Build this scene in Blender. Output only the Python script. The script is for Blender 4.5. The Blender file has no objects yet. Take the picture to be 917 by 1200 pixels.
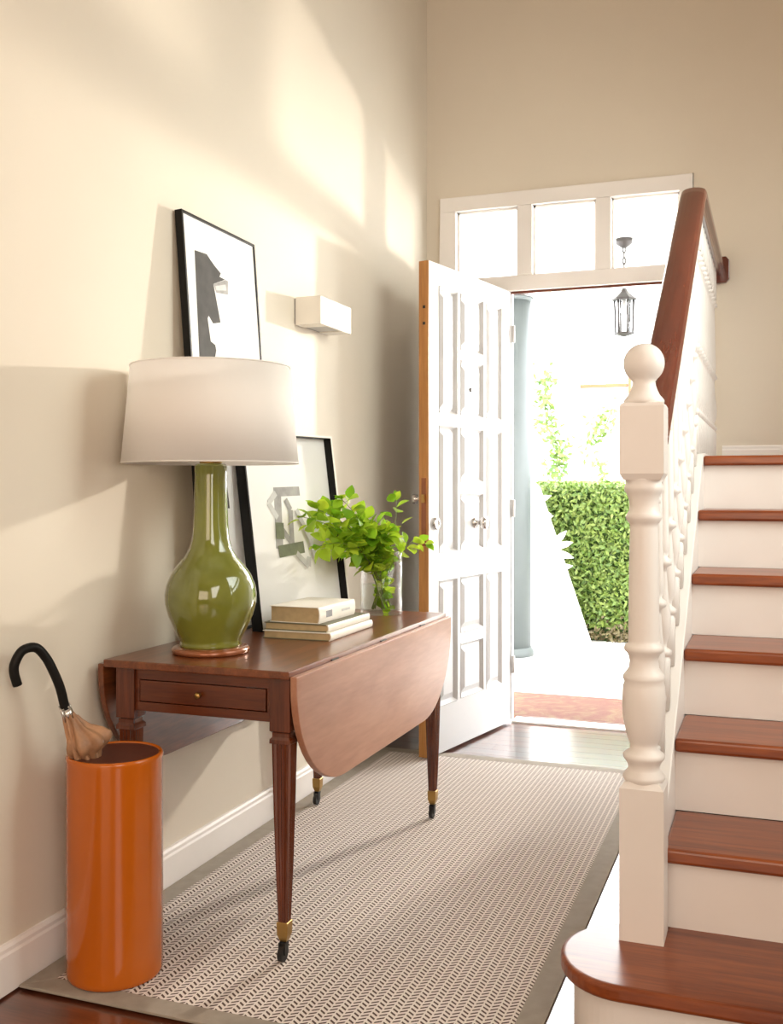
import bpy, bmesh, math, random
from mathutils import Vector, Matrix
random.seed(7)
C = bpy.context.scene.collection
sc = bpy.context.scene
PI = math.pi

# ------------------------------------------------------------ camera, world, lights, exposure
cam_d = bpy.data.cameras.new('camera')
cam = bpy.data.objects.new('camera', cam_d)
C.objects.link(cam)
cam.location = (1.668, 0.0, 1.1625)
cam.rotation_euler = (PI/2, 0, math.radians(20.449))
cam_d.sensor_fit = 'AUTO'
cam_d.sensor_width = 36.0
cam_d.lens = 36.0*1206.55/1200.0
cam_d.shift_y = -28.0/1200.0
cam_d.clip_start = 0.05
cam_d.clip_end = 200
sc.camera = cam

sc.view_settings.view_transform = 'Standard'
sc.view_settings.look = 'None'
sc.view_settings.gamma = 1.0
sc.view_settings.exposure = 0.12
sc.view_settings.use_curve_mapping = False

world = bpy.data.worlds.new('world')
sc.world = world
world.use_nodes = True
bg = world.node_tree.nodes['Background']
bg.inputs[0].default_value = (0.93, 0.97, 1.0, 1)
bg.inputs[1].default_value = 14.0


def lamp(name, kind, loc, energy, color, target=None, **kw):
    d = bpy.data.lights.new(name, kind)
    d.energy = energy
    d.color = color
    for k, v in kw.items():
        setattr(d, k, v)
    o = bpy.data.objects.new(name, d)
    o.location = loc
    if target is not None:
        o.rotation_euler = (Vector(target)-Vector(loc)).to_track_quat('-Z', 'Y').to_euler()
    C.objects.link(o)
    return o


# the photographer's strobe under the porch, which shines in through door and transom
lamp('strobe', 'SPOT', (1.60, 6.60, 2.07), 600, (1.0, 0.925, 0.81), (0.0, 1.2, 1.45),
     spot_size=math.radians(66), spot_blend=1.0, shadow_soft_size=0.06)
# added warm fill behind the camera; no window is built there
lamp('rear_fill_light', 'AREA', (1.45, -2.92, 1.75), 58, (1.0, 0.78, 0.61), (1.45, 5.0, 1.6),
     shape='RECTANGLE', size=2.2, size_y=2.1)


# added area fills along the solid right-hand wall: over the stairs, beside the camera
lamp('landing_fill_light', 'AREA', (2.72, 3.10, 1.95), 38, (0.93, 1.0, 0.95), (0.0, 3.8, 0.9),
     shape='RECTANGLE', size=2.0, size_y=1.8, spread=math.radians(115))
lamp('side_fill_light', 'AREA', (2.72, 0.10, 1.90), 46, (1.0, 0.95, 0.88), (0.0, 1.3, 1.2),
     shape='RECTANGLE', size=2.0, size_y=1.8, spread=math.radians(150))


# ------------------------------------------------------------ helpers
WORLD = {}


class MB:
    def __init__(self):
        self.v = []
        self.f = []
        self.sm = []

    def add(self, vs, fs, smooth=False):
        n = len(self.v)
        self.v += [tuple(p) for p in vs]
        self.f += [tuple(i+n for i in f) for f in fs]
        self.sm += [smooth]*len(fs)
        return self

    def box(self, x0, x1, y0, y1, z0, z1):
        vs = [(x0, y0, z0), (x1, y0, z0), (x1, y1, z0), (x0, y1, z0), (x0, y0, z1), (x1, y0, z1), (x1, y1, z1), (x0, y1, z1)]
        return self.add(vs, [(0, 3, 2, 1), (4, 5, 6, 7), (0, 1, 5, 4), (1, 2, 6, 5), (2, 3, 7, 6), (3, 0, 4, 7)])

    def hexa(self, c):          # eight corners, same order as a box
        return self.add(c, [(0, 3, 2, 1), (4, 5, 6, 7), (0, 1, 5, 4), (1, 2, 6, 5), (2, 3, 7, 6), (3, 0, 4, 7)])

    def lathe(self, prof, c=(0, 0, 0), seg=32, smooth=True, phase=0.0, sx=1, sy=1):
        # prof: (radius, z); closed caps where the radius is not 0
        n = len(prof)
        vs = []
        for r, z in prof:
            for k in range(seg):
                a = 2*PI*k/seg+phase
                vs.append((c[0]+sx*r*math.cos(a), c[1]+sy*r*math.sin(a), c[2]+z))
        fs = []
        for i in range(n-1):
            for k in range(seg):
                k2 = (k+1) % seg
                fs.append((i*seg+k, i*seg+k2, (i+1)*seg+k2, (i+1)*seg+k))
        self.add(vs, fs, smooth)
        if prof[0][0] > 1e-6:
            self.add(vs[:seg], [tuple(range(seg))[::-1]])
        if prof[-1][0] > 1e-6:
            self.add(vs[-seg:], [tuple(range(seg))])
        return self

    def tube(self, path, rad, seg=10, smooth=True, cap=True):
        pts = [Vector(p) for p in path]
        rs = rad if isinstance(rad, (list, tuple)) else [rad]*len(pts)
        vs = []
        prev = None
        for i, p in enumerate(pts):
            t = (pts[min(i+1, len(pts)-1)]-pts[max(i-1, 0)]).normalized()
            if prev is None:
                a = Vector((0, 0, 1)) if abs(t.z) < .9 else Vector((1, 0, 0))
                u = t.cross(a).normalized()
            else:
                u = (prev-t*prev.dot(t)).normalized()
            prev = u
            w = t.cross(u)
            for k in range(seg):
                an = 2*PI*k/seg
                vs.append(p+(u*math.cos(an)+w*math.sin(an))*rs[i])
        fs = []
        for i in range(len(pts)-1):
            for k in range(seg):
                k2 = (k+1) % seg
                fs.append((i*seg+k, i*seg+k2, (i+1)*seg+k2, (i+1)*seg+k))
        self.add(vs, fs, smooth)
        if cap:
            self.add(vs[:seg], [tuple(range(seg))[::-1]])
            self.add(vs[-seg:], [tuple(range(seg))])
        return self

    def prism(self, poly, fn, t0, t1):
        # poly: list of 2-D points, fn(a, b, t) -> 3-D point
        n = len(poly)
        vs = [fn(a, b, t0) for a, b in poly]+[fn(a, b, t1) for a, b in poly]
        fs = [tuple(range(n))[::-1], tuple(range(n, 2*n))]
        for i in range(n):
            j = (i+1) % n
            fs.append((i, j, n+j, n+i))
        return self.add(vs, fs)


def build(name, mb, mat, parent=None, origin=None, bevel=0.0, bseg=2, kind=None, label=None, cat=None, group=None, subsurf=0):
    if origin is None:
        xs, ys, zs = zip(*mb.v)
        origin = ((min(xs)+max(xs))/2, (min(ys)+max(ys))/2, min(zs))
    me = bpy.data.meshes.new(name)
    me.from_pydata([(x-origin[0], y-origin[1], z-origin[2]) for x, y, z in mb.v], [], mb.f)
    me.polygons.foreach_set('use_smooth', mb.sm)
    bm = bmesh.new()
    bm.from_mesh(me)
    bmesh.ops.remove_doubles(bm, verts=bm.verts, dist=1e-6)
    bmesh.ops.recalc_face_normals(bm, faces=bm.faces)
    bm.to_mesh(me)
    bm.free()
    me.update()
    if mat:
        me.materials.append(mat)
    o = bpy.data.objects.new(name, me)
    C.objects.link(o)
    place(o, parent, origin)
    if bevel:
        b = o.modifiers.new('bevel', 'BEVEL')
        b.width = bevel
        b.segments = bseg
        b.limit_method = 'ANGLE'
        b.angle_limit = math.radians(40)
        b.harden_normals = False
    tag(o, label, cat, group, kind)
    return o


def place(o, parent, origin):
    WORLD[o.name] = Vector(origin)
    if parent is not None:
        o.parent = parent
        o.location = Vector(origin)-WORLD[parent.name]
    else:
        o.location = origin


def dup(src, parent, origin, rot=None):
    o = src.copy()
    C.objects.link(o)
    place(o, parent, origin)
    if rot is not None:
        o.rotation_euler = rot
    return o


def tag(o, label=None, cat=None, group=None, kind=None):
    if label:
        o['label'] = label
    if cat:
        o['category'] = cat
    if group:
        o['group'] = group
    if kind:
        o['kind'] = kind
    return o


def thing(name, loc, label=None, cat=None, group=None, kind=None):
    o = bpy.data.objects.new(name, None)
    o.empty_display_size = 0.1
    C.objects.link(o)
    place(o, None, loc)
    return tag(o, label, cat, group, kind)


# ------------------------------------------------------------ materials
def new_mat(name):
    m = bpy.data.materials.new(name)
    m.use_nodes = True
    nt = m.node_tree
    return m, nt, nt.nodes['Principled BSDF']


def L(nt, a, b):
    nt.links.new(a, b)


def N(nt, t, **kw):
    n = nt.nodes.new(t)
    for k, v in kw.items():
        setattr(n, k, v)
    return n


def plain(name, col, rough=0.5, metal=0.0, var=0.06, scale=12.0, bump=0.0, bscale=80.0, spec=0.5, coat=0.0, trans=0.0, ior=1.45, sheen=0.0):
    m, nt, p = new_mat(name)
    p.inputs['Roughness'].default_value = rough
    p.inputs['Metallic'].default_value = metal
    p.inputs['Specular IOR Level'].default_value = spec
    p.inputs['Coat Weight'].default_value = coat
    p.inputs['Coat Roughness'].default_value = 0.05
    p.inputs['Transmission Weight'].default_value = trans
    p.inputs['IOR'].default_value = ior
    tc = N(nt, 'ShaderNodeTexCoord')
    nz = N(nt, 'ShaderNodeTexNoise')
    nz.inputs['Scale'].default_value = scale
    nz.inputs['Detail'].default_value = 3
    L(nt, tc.outputs['Object'], nz.inputs['Vector'])
    rp = N(nt, 'ShaderNodeValToRGB')
    rp.color_ramp.elements[0].position = 0.3
    rp.color_ramp.elements[1].position = 0.7
    rp.color_ramp.elements[0].color = tuple(c*(1-var) for c in col)+(1,)
    rp.color_ramp.elements[1].color = tuple(min(1, c*(1+var)) for c in col)+(1,)
    L(nt, nz.outputs['Fac'], rp.inputs['Fac'])
    L(nt, rp.outputs['Color'], p.inputs['Base Color'])
    if bump:
        nb = N(nt, 'ShaderNodeTexNoise')
        nb.inputs['Scale'].default_value = bscale
        L(nt, tc.outputs['Object'], nb.inputs['Vector'])
        b = N(nt, 'ShaderNodeBump')
        b.inputs['Strength'].default_value = bump
        b.inputs['Distance'].default_value = 0.004
        L(nt, nb.outputs['Fac'], b.inputs['Height'])
        L(nt, b.outputs['Normal'], p.inputs['Normal'])
    return m


def wood(name, dark, light, grain=(1, 1, 1), scale=4.0, rough=0.35, coat=0.2, bump=0.05, per_object=0.0, knots=False):
    """grain: stretch of the noise; a small number along the grain"""
    m, nt, p = new_mat(name)
    p.inputs['Roughness'].default_value = rough
    p.inputs['Coat Weight'].default_value = coat
    p.inputs['Coat Roughness'].default_value = 0.15
    tc = N(nt, 'ShaderNodeTexCoord')
    mp = N(nt, 'ShaderNodeMapping')
    mp.inputs['Scale'].default_value = grain
    info = N(nt, 'ShaderNodeObjectInfo')
    add = N(nt, 'ShaderNodeVectorMath', operation='ADD')
    sclv = N(nt, 'ShaderNodeVectorMath', operation='SCALE')
    sclv.inputs[0].default_value = (13.1, 7.7, 5.3)
    L(nt, info.outputs['Random'], sclv.inputs['Scale'])
    L(nt, tc.outputs['Object'], add.inputs[0])
    L(nt, sclv.outputs[0], add.inputs[1])
    L(nt, add.outputs[0], mp.inputs['Vector'])
    n1 = N(nt, 'ShaderNodeTexNoise')
    n1.inputs['Scale'].default_value = scale
    n1.inputs['Detail'].default_value = 6
    n1.inputs['Distortion'].default_value = 0.7
    L(nt, mp.outputs['Vector'], n1.inputs['Vector'])
    n2 = N(nt, 'ShaderNodeTexNoise')
    n2.inputs['Scale'].default_value = scale*6
    n2.inputs['Detail'].default_value = 4
    L(nt, mp.outputs['Vector'], n2.inputs['Vector'])
    mx = N(nt, 'ShaderNodeMath', operation='MULTIPLY_ADD')
    mx.inputs[1].default_value = 0.35
    L(nt, n2.outputs['Fac'], mx.inputs[0])
    mm = N(nt, 'ShaderNodeMath', operation='MULTIPLY')
    mm.inputs[1].default_value = 0.65
    L(nt, n1.outputs['Fac'], mm.inputs[0])
    L(nt, mm.outputs[0], mx.inputs[2])
    rp = N(nt, 'ShaderNodeValToRGB')
    rp.color_ramp.elements[0].position = 0.32
    rp.color_ramp.elements[1].position = 0.68
    rp.color_ramp.elements[0].color = dark+(1,)
    rp.color_ramp.elements[1].color = light+(1,)
    L(nt, mx.outputs[0], rp.inputs['Fac'])
    out = rp.outputs['Color']
    if per_object:
        hs = N(nt, 'ShaderNodeHueSaturation')
        mr = N(nt, 'ShaderNodeMapRange')
        mr.inputs['To Min'].default_value = 1-per_object
        mr.inputs['To Max'].default_value = 1+per_object
        L(nt, info.outputs['Random'], mr.inputs['Value'])
        L(nt, mr.outputs['Result'], hs.inputs['Value'])
        L(nt, out, hs.inputs['Color'])
        out = hs.outputs['Color']
    L(nt, out, p.inputs['Base Color'])
    if bump:
        b = N(nt, 'ShaderNodeBump')
        b.inputs['Strength'].default_value = bump
        b.inputs['Distance'].default_value = 0.002
        L(nt, n2.outputs['Fac'], b.inputs['Height'])
        L(nt, b.outputs['Normal'], p.inputs['Normal'])
    return m


def leaf_mat(name, c1, c2, transl=0.45):
    m, nt, p = new_mat(name)
    info = N(nt, 'ShaderNodeObjectInfo')
    geo = N(nt, 'ShaderNodeNewGeometry')
    addv = N(nt, 'ShaderNodeMath', operation='ADD')
    fr = N(nt, 'ShaderNodeMath', operation='FRACT')
    L(nt, info.outputs['Random'], addv.inputs[0])
    L(nt, geo.outputs['Random Per Island'], addv.inputs[1])
    L(nt, addv.outputs[0], fr.inputs[0])
    rp = N(nt, 'ShaderNodeValToRGB')
    rp.color_ramp.elements[0].color = c1+(1,)
    rp.color_ramp.elements[1].color = c2+(1,)
    L(nt, fr.outputs[0], rp.inputs['Fac'])
    L(nt, rp.outputs['Color'], p.inputs['Base Color'])
    p.inputs['Roughness'].default_value = 0.45
    tr = N(nt, 'ShaderNodeBsdfTranslucent')
    L(nt, rp.outputs['Color'], tr.inputs['Color'])
    ms = N(nt, 'ShaderNodeMixShader')
    ms.inputs[0].default_value = transl
    L(nt, p.outputs[0], ms.inputs[1])
    L(nt, tr.outputs[0], ms.inputs[2])
    L(nt, ms.outputs[0], nt.nodes['Material Output'].inputs['Surface'])
    return m


def glass(name, col=(1, 1, 1), ior=1.45, rough=0.0):
    m, nt, p = new_mat(name)
    p.inputs['Base Color'].default_value = col+(1,)
    p.inputs['Roughness'].default_value = rough
    p.inputs['Transmission Weight'].default_value = 1.0
    p.inputs['IOR'].default_value = ior
    return m


def thin_glass(name, col=(1, 1, 1), ior=1.35):
    m, nt, p = new_mat(name)
    t = N(nt, 'ShaderNodeBsdfTransparent')
    t.inputs['Color'].default_value = col+(1,)
    g = N(nt, 'ShaderNodeBsdfGlossy')
    g.inputs['Roughness'].default_value = 0.02
    lw = N(nt, 'ShaderNodeLayerWeight')
    pw = N(nt, 'ShaderNodeMath', operation='POWER')
    pw.inputs[1].default_value = 4.0
    L(nt, lw.outputs['Facing'], pw.inputs[0])
    fr = N(nt, 'ShaderNodeMath', operation='MULTIPLY_ADD')
    fr.inputs[1].default_value = 0.7
    fr.inputs[2].default_value = ((ior-1)/(ior+1))**2
    L(nt, pw.outputs[0], fr.inputs[0])
    ms = N(nt, 'ShaderNodeMixShader')
    L(nt, fr.outputs[0], ms.inputs[0])
    L(nt, t.outputs[0], ms.inputs[1])
    L(nt, g.outputs[0], ms.inputs[2])
    L(nt, ms.outputs[0], nt.nodes['Material Output'].inputs['Surface'])
    return m


def shade_mat(name, col, transl=0.4):
    m, nt, p = new_mat(name)
    tc = N(nt, 'ShaderNodeTexCoord')
    nz = N(nt, 'ShaderNodeTexNoise')
    nz.inputs['Scale'].default_value = 220
    L(nt, tc.outputs['Object'], nz.inputs['Vector'])
    b = N(nt, 'ShaderNodeBump')
    b.inputs['Strength'].default_value = 0.08
    b.inputs['Distance'].default_value = 0.001
    L(nt, nz.outputs['Fac'], b.inputs['Height'])
    p.inputs['Base Color'].default_value = col+(1,)
    p.inputs['Roughness'].default_value = 0.9
    p.inputs['Specular IOR Level'].default_value = 0.1
    L(nt, b.outputs['Normal'], p.inputs['Normal'])
    tr = N(nt, 'ShaderNodeBsdfTranslucent')
    tr.inputs['Color'].default_value = col+(1,)
    ms = N(nt, 'ShaderNodeMixShader')
    ms.inputs[0].default_value = transl
    L(nt, p.outputs[0], ms.inputs[1])
    L(nt, tr.outputs[0], ms.inputs[2])
    L(nt, ms.outputs[0], nt.nodes['Material Output'].inputs['Surface'])
    return m


def weave_mat(name):
    """herringbone of dark brown dashes on a beige ground, ribs along y"""
    m, nt, p = new_mat(name)
    p.inputs['Roughness'].default_value = 0.85
    p.inputs['Specular IOR Level'].default_value = 0.15
    tc = N(nt, 'ShaderNodeTexCoord')
    sp = N(nt, 'ShaderNodeSeparateXYZ')
    L(nt, tc.outputs['Object'], sp.inputs[0])

    def mth(op, a, b=None):
        n = N(nt, 'ShaderNodeMath', operation=op)
        for i, q in enumerate((a, b)):
            if q is None:
                continue
            if isinstance(q, (int, float)):
                n.inputs[i].default_value = q
            else:
                L(nt, q, n.inputs[i])
        return n.outputs[0]
    W = 0.0185            # one rib
    P = 0.0155            # dash spacing along the rib
    tri = mth('PINGPONG', sp.outputs['X'], W)
    s = mth('ADD', sp.outputs['Y'], mth('MULTIPLY', tri, 0.75))
    fr = mth('FRACT', mth('DIVIDE', s, P))
    dash = mth('LESS_THAN', fr, 0.42)
    rib = mth('DIVIDE', mth('PINGPONG', mth('ADD', sp.outputs['X'], W/2), W/2), W/2)
    inrib = mth('GREATER_THAN', mth('FRACT', mth('DIVIDE', sp.outputs['X'], W)), 0.22)
    fac = mth('MULTIPLY', dash, inrib)
    nz = N(nt, 'ShaderNodeTexNoise')
    nz.inputs['Scale'].default_value = 260
    L(nt, tc.outputs['Object'], nz.inputs['Vector'])
    mix = N(nt, 'ShaderNodeMix', data_type='RGBA')
    mix.inputs['A'].default_value = (0.77, 0.69, 0.63, 1)
    mix.inputs['B'].default_value = (0.10, 0.062, 0.050, 1)
    L(nt, fac, mix.inputs['Factor'])
    L(nt, mix.outputs['Result'], p.inputs['Base Color'])
    b = N(nt, 'ShaderNodeBump')
    b.inputs['Strength'].default_value = 0.3
    b.inputs['Distance'].default_value = 0.002
    L(nt, mth('ADD', rib, mth('MULTIPLY', nz.outputs['Fac'], 0.4)), b.inputs['Height'])
    L(nt, b.outputs['Normal'], p.inputs['Normal'])
    return m


M = {}
M['wall'] = plain('wall_paint', (0.74, 0.665, 0.555), 0.75, var=0.02, scale=2.0, bump=0.03, bscale=160, spec=0.2)
M['ceiling'] = plain('ceiling_paint', (0.80, 0.76, 0.70), 0.85, var=0.02)
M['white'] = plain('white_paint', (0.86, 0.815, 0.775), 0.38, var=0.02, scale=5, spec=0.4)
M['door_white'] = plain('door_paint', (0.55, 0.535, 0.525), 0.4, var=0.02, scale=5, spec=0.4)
M['render_white'] = plain('exterior_render', (0.88, 0.87, 0.85), 0.8, var=0.03, bump=0.2, bscale=60)
M['stone'] = plain('pale_stone', (0.82, 0.80, 0.77), 0.6, var=0.05, scale=5)
M['blue_grey'] = plain('blue_grey_paint', (0.062, 0.070, 0.068), 0.55, var=0.04, scale=4)
M['floor'] = wood('floor_wood', (0.050, 0.010, 0.004), (0.15, 0.038, 0.014), (1.2, 14, 6), 2.2, 0.30, 1.0, 0.02, 0.22)
M['floor'].node_tree.nodes['Principled BSDF'].inputs['Coat IOR'].default_value = 1.7
M['tread'] = wood('tread_mahogany', (0.125, 0.019, 0.003), (0.34, 0.078, 0.014), (0.9, 13, 8), 2.4, 0.30, 0.15, 0.02, 0.10)
M['rail'] = wood('rail_mahogany', (0.085, 0.017, 0.010), (0.18, 0.044, 0.024), (10, 0.9, 0.9), 2.4, 0.20, 0.5, 0.03)
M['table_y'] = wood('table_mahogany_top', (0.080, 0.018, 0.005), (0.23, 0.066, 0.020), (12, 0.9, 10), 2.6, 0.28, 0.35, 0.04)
M['table_leaf_lit'] = wood('table_mahogany_lit', (0.33, 0.140, 0.078), (0.46, 0.225, 0.135), (10, 0.9, 7), 2.2, 0.40, 0.15, 0.03)  # paler than the table: reflected daylight put into the leaf colour
M['table_x'] = wood('table_mahogany_rail', (0.060, 0.011, 0.003), (0.170, 0.038, 0.010), (0.9, 10, 12), 2.6, 0.30, 0.3, 0.05)
M['table_z'] = wood('table_mahogany_leg', (0.055, 0.010, 0.003), (0.155, 0.033, 0.009), (10, 10, 0.8), 2.6, 0.25, 0.4, 0.04)
M['oak_edge'] = wood('oiled_door_edge', (0.34, 0.135, 0.030), (0.56, 0.255, 0.065), (12, 12, 0.8), 2.4, 0.45, 0.1, 0.04)
M['brass'] = plain('aged_brass', (0.46, 0.29, 0.10), 0.34, 1.0)
M['copper'] = plain('copper_lacquer', (0.30, 0.095, 0.035), 0.25, 0.35, coat=0.5)
M['chrome'] = plain('satin_nickel', (0.62, 0.60, 0.58), 0.25, 1.0)
M['iron'] = plain('dark_iron', (0.045, 0.04, 0.038), 0.5, 0.7)
M['black'] = plain('black_lacquer', (0.008, 0.007, 0.006), 0.45, spec=0.2)
M['black_matt'] = plain('black_rubber', (0.010, 0.009, 0.009), 0.55)
M['green_glaze'] = plain('green_crackle_glaze', (0.168, 0.185, 0.026), 0.10, var=0.22, scale=7, coat=1.0)
M['orange_glaze'] = plain('orange_glaze', (0.50, 0.112, 0.004), 0.14, var=0.05, scale=5, coat=0.35)
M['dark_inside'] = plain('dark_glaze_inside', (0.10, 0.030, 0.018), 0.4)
M['linen'] = shade_mat('white_linen_shade', (0.95, 0.92, 0.89), 0.48)
M['weave'] = weave_mat('herringbone_sisal')
M['binding'] = plain('taupe_cotton_binding', (0.34, 0.29, 0.235), 0.8, var=0.08, scale=30, bump=0.3, bscale=700)
M['paper'] = plain('mount_paper', (0.83, 0.81, 0.78), 0.8, var=0.01)
M['pages'] = plain('cream_page_block', (0.50, 0.375, 0.21), 0.85, var=0.10, scale=40)
M['cover'] = plain('ivory_book_cloth', (0.84, 0.79, 0.71), 0.6, var=0.02)
M['cover_olive'] = plain('olive_book_cloth', (0.15, 0.14, 0.085), 0.7, var=0.04)
M['ink'] = plain('charcoal_ink', (0.060, 0.055, 0.050), 0.8, var=0.25, scale=20)
M['ink_grey'] = plain('grey_ink', (0.33, 0.315, 0.30), 0.8, var=0.2, scale=30)
M['ink_pale'] = plain('pale_grey_ink', (0.56, 0.55, 0.53), 0.8, var=0.1, scale=30)
M['ink_green'] = plain('grey_green_ink', (0.155, 0.175, 0.095), 0.8, var=0.25, scale=30)
M['label_grey'] = plain('grey_label', (0.30, 0.30, 0.31), 0.7)
M['glass'] = thin_glass('clear_glass', ior=1.5)
M['water'] = thin_glass('water', col=(0.96, 0.99, 0.97), ior=1.2)
M['pane'] = thin_glass('window_pane')
M['leaf'] = leaf_mat('fresh_leaf', (0.17, 0.38, 0.012), (0.56, 0.72, 0.05), 0.5)
M['stem'] = plain('green_stem', (0.16, 0.20, 0.05), 0.5)
M['hedge_leaf'] = leaf_mat('hedge_leaf', (0.068, 0.130, 0.014), (0.205, 0.265, 0.055), 0.3)
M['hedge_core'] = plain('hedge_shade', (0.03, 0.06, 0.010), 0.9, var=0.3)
M['dry_leaf'] = leaf_mat('dry_hedge_leaf', (0.11, 0.078, 0.033), (0.165, 0.135, 0.058), 0.3)
M['pale_leaf'] = plain('silver_leaf', (0.82, 0.83, 0.80), 0.6)
M['terracotta'] = plain('terracotta', (0.17, 0.058, 0.020), 0.7, var=0.1)
M['cream'] = plain('cream_paint', (0.30, 0.26, 0.19), 0.6)
M['mat'] = None
M['fabric'] = plain('umbrella_fabric', (0.36, 0.19, 0.10), 0.5, var=0.35, scale=25)
M['fabric_dark'] = plain('umbrella_fabric_dark', (0.10, 0.035, 0.02), 0.6, var=0.4, scale=40)
M['sconce'] = plain('sconce_plaster', (0.80, 0.75, 0.67), 0.7, var=0.02)
M['lens'] = plain('frosted_lens', (0.42, 0.40, 0.38), 0.35)


def doormat_mat():
    m, nt, p = new_mat('red_patterned_mat')
    p.inputs['Roughness'].default_value = 0.95
    tc = N(nt, 'ShaderNodeTexCoord')
    v = N(nt, 'ShaderNodeTexNoise')
    v.inputs['Scale'].default_value = 9
    v.inputs['Detail'].default_value = 5
    v.inputs['Distortion'].default_value = 1.5
    L(nt, tc.outputs['Object'], v.inputs['Vector'])
    rp = N(nt, 'ShaderNodeValToRGB')
    e = rp.color_ramp.elements
    e[0].position = 0.36
    e[0].color = (0.105, 0.034, 0.024, 1)
    e[1].position = 0.62
    e[1].color = (0.125, 0.073, 0.036, 1)
    x = e.new(0.50)
    x.color = (0.115, 0.048, 0.028, 1)
    L(nt, v.outputs['Fac'], rp.inputs['Fac'])
    L(nt, rp.outputs['Color'], p.inputs['Base Color'])
    b = N(nt, 'ShaderNodeBump')
    b.inputs['Strength'].default_value = 0.5
    b.inputs['Distance'].default_value = 0.006
    n = N(nt, 'ShaderNodeTexNoise')
    n.inputs['Scale'].default_value = 220
    L(nt, tc.outputs['Object'], n.inputs['Vector'])
    L(nt, n.outputs['Fac'], b.inputs['Height'])
    L(nt, b.outputs['Normal'], p.inputs['Normal'])
    return m


M['mat'] = doormat_mat()

# ============================================================ THE SETTING
XR, YB, ZC, Y0 = 2.75, 4.99, 4.6, -3.0
build('wall_left', MB().box(-.15, 0, Y0, YB+.16, -.05, ZC), M['wall'], kind='structure')
wb = MB()
wb.box(0, .072, YB, YB+.16, -.05, 2.632)
wb.box(1.310, XR, YB, YB+.16, -.05, 2.632)
wb.box(0, XR, YB, YB+.16, 2.632, ZC)
build('wall_back', wb, M['wall'], kind='structure')
build('wall_right', MB().box(XR, XR+.15, Y0, YB+.16, -.05, ZC), M['wall'], kind='structure')
wr = MB().box(-.15, XR+.15, Y0-.15, Y0, -.05, ZC)
build('wall_rear', wr, M['wall'], kind='structure')
build('ceiling', MB().box(-.15, XR+.15, Y0-.15, YB+.16, ZC, ZC+.12), M['ceiling'], kind='structure')

floor = build('floor', MB().box(0, XR, Y0, YB, -.05, -.006), M['floor'], kind='structure', origin=(0, 0, -.05))
# planks run across the hall, each one its own piece
pw = 0.0905
pl = {}
for i in range(0, 33):
    y0 = YB-(i+1)*pw
    cut = 0.35+((i*0.618) % 1.0)*1.5
    for a, b in ((0.0, cut), (cut, XR)):
        key = (round(b-a, 2),)
        mb = MB().box(a+.0006, b-.0006, y0+.0008, y0+pw-.0008, -.006, 0.0)
        build('plank', mb, M['floor'], floor)

bl = MB().prism([(0, 0), (.016, 0), (.016, .088), (.0125, .094), (.0125, .103), (.008, .110), (0, .111)], lambda a, b, t: (a, t, b), Y0, YB)
build('baseboard_left', bl, M['white'], kind='structure')
bb = MB().prism([(0, 0), (-.016, 0), (-.016, .062), (-.011, .068), (-.011, .078), (-.006, .084), (0, .084)], lambda a, b, t: (t, YB+a, 1.274+b), 1.437, XR)
build('baseboard_landing', bb, M['white'], kind='structure')
build('trim_1', MB().box(.44, 1.247, 4.985, 5.095, -.02, .010), M['stone'], kind='structure', bevel=.003)
build('trim_2', MB().box(.44, 1.247, 5.096, 5.112, -.02, .012), M['table_x'], kind='structure', bevel=.002)

# ---- transom window above the door
win = thing('window_1', (.69, 4.99, 2.136), kind='structure')
xs = [.075, .159, .474, .549, .858, .931, 1.247, 1.307]
fy0, fy1 = 4.972, 5.06
fr = MB()
fr.box(.075, 1.307, fy0, fy1, 2.136, 2.210).box(.075, 1.307, fy0, fy1, 2.556, 2.628)
for a, b in ((xs[0], xs[1]), (xs[6], xs[7])):
    fr.box(a, b, fy0, fy1, 2.210, 2.556)
build('window_frame', fr, M['white'], win, bevel=.004)
for a, b in ((xs[2], xs[3]), (xs[4], xs[5])):
    build('mullion', MB().box(a, b, fy0, fy1, 2.210, 2.556), M['white'], win, bevel=.004)
for a, b in ((xs[1], xs[2]), (xs[3], xs[4]), (xs[5], xs[6])):
    p_ = build('pane', MB().box(a, b, 5.024, 5.028, 2.210, 2.556), M['pane'], win)
    bd = MB()
    w_ = .010
    bd.box(a, a+w_, 5.008, 5.024, 2.210, 2.556).box(b-w_, b, 5.008, 5.024, 2.210, 2.556)
    bd.box(a, b, 5.008, 5.024, 2.210, 2.210+w_).box(a, b, 5.008, 5.024, 2.556-w_, 2.556)
    build('glazing_bead', bd, M['white'], p_)

# ---- the front door, opened into the hall
door = thing('door_1', (.442, 4.966, 0), kind='structure')
A2 = Vector((.285, 4.162, 0))
B2 = Vector((.442, 4.966, 0))
dd = (B2-A2).normalized()
dn = Vector((dd.y, -dd.x, 0))


def D(s, t, z):
    p = A2+dd*s+dn*t
    return (p.x, p.y, z)


def dbox(mb, s0, s1, t0, t1, z0, z1):
    mb.hexa([D(s0, t0, z0), D(s1, t0, z0), D(s1, t1, z0), D(s0, t1, z0), D(s0, t0, z1), D(s1, t0, z1), D(s1, t1, z1), D(s0, t1, z1)])
    return mb


DW, DT, DZ0, DZ1 = .815, .047, .012, 2.133
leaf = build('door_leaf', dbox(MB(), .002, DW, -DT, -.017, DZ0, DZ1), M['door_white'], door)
cols = [(.088, .262), (.290, .522), (.550, .722)]
rows3 = [(.212, .766), (.879, 1.438), (1.487, 2.040)]
rows6 = [(.215, .466), (.510, .767), (.880, 1.141), (1.186, 1.437), (1.487, 1.742), (1.781, 2.040)]
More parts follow.
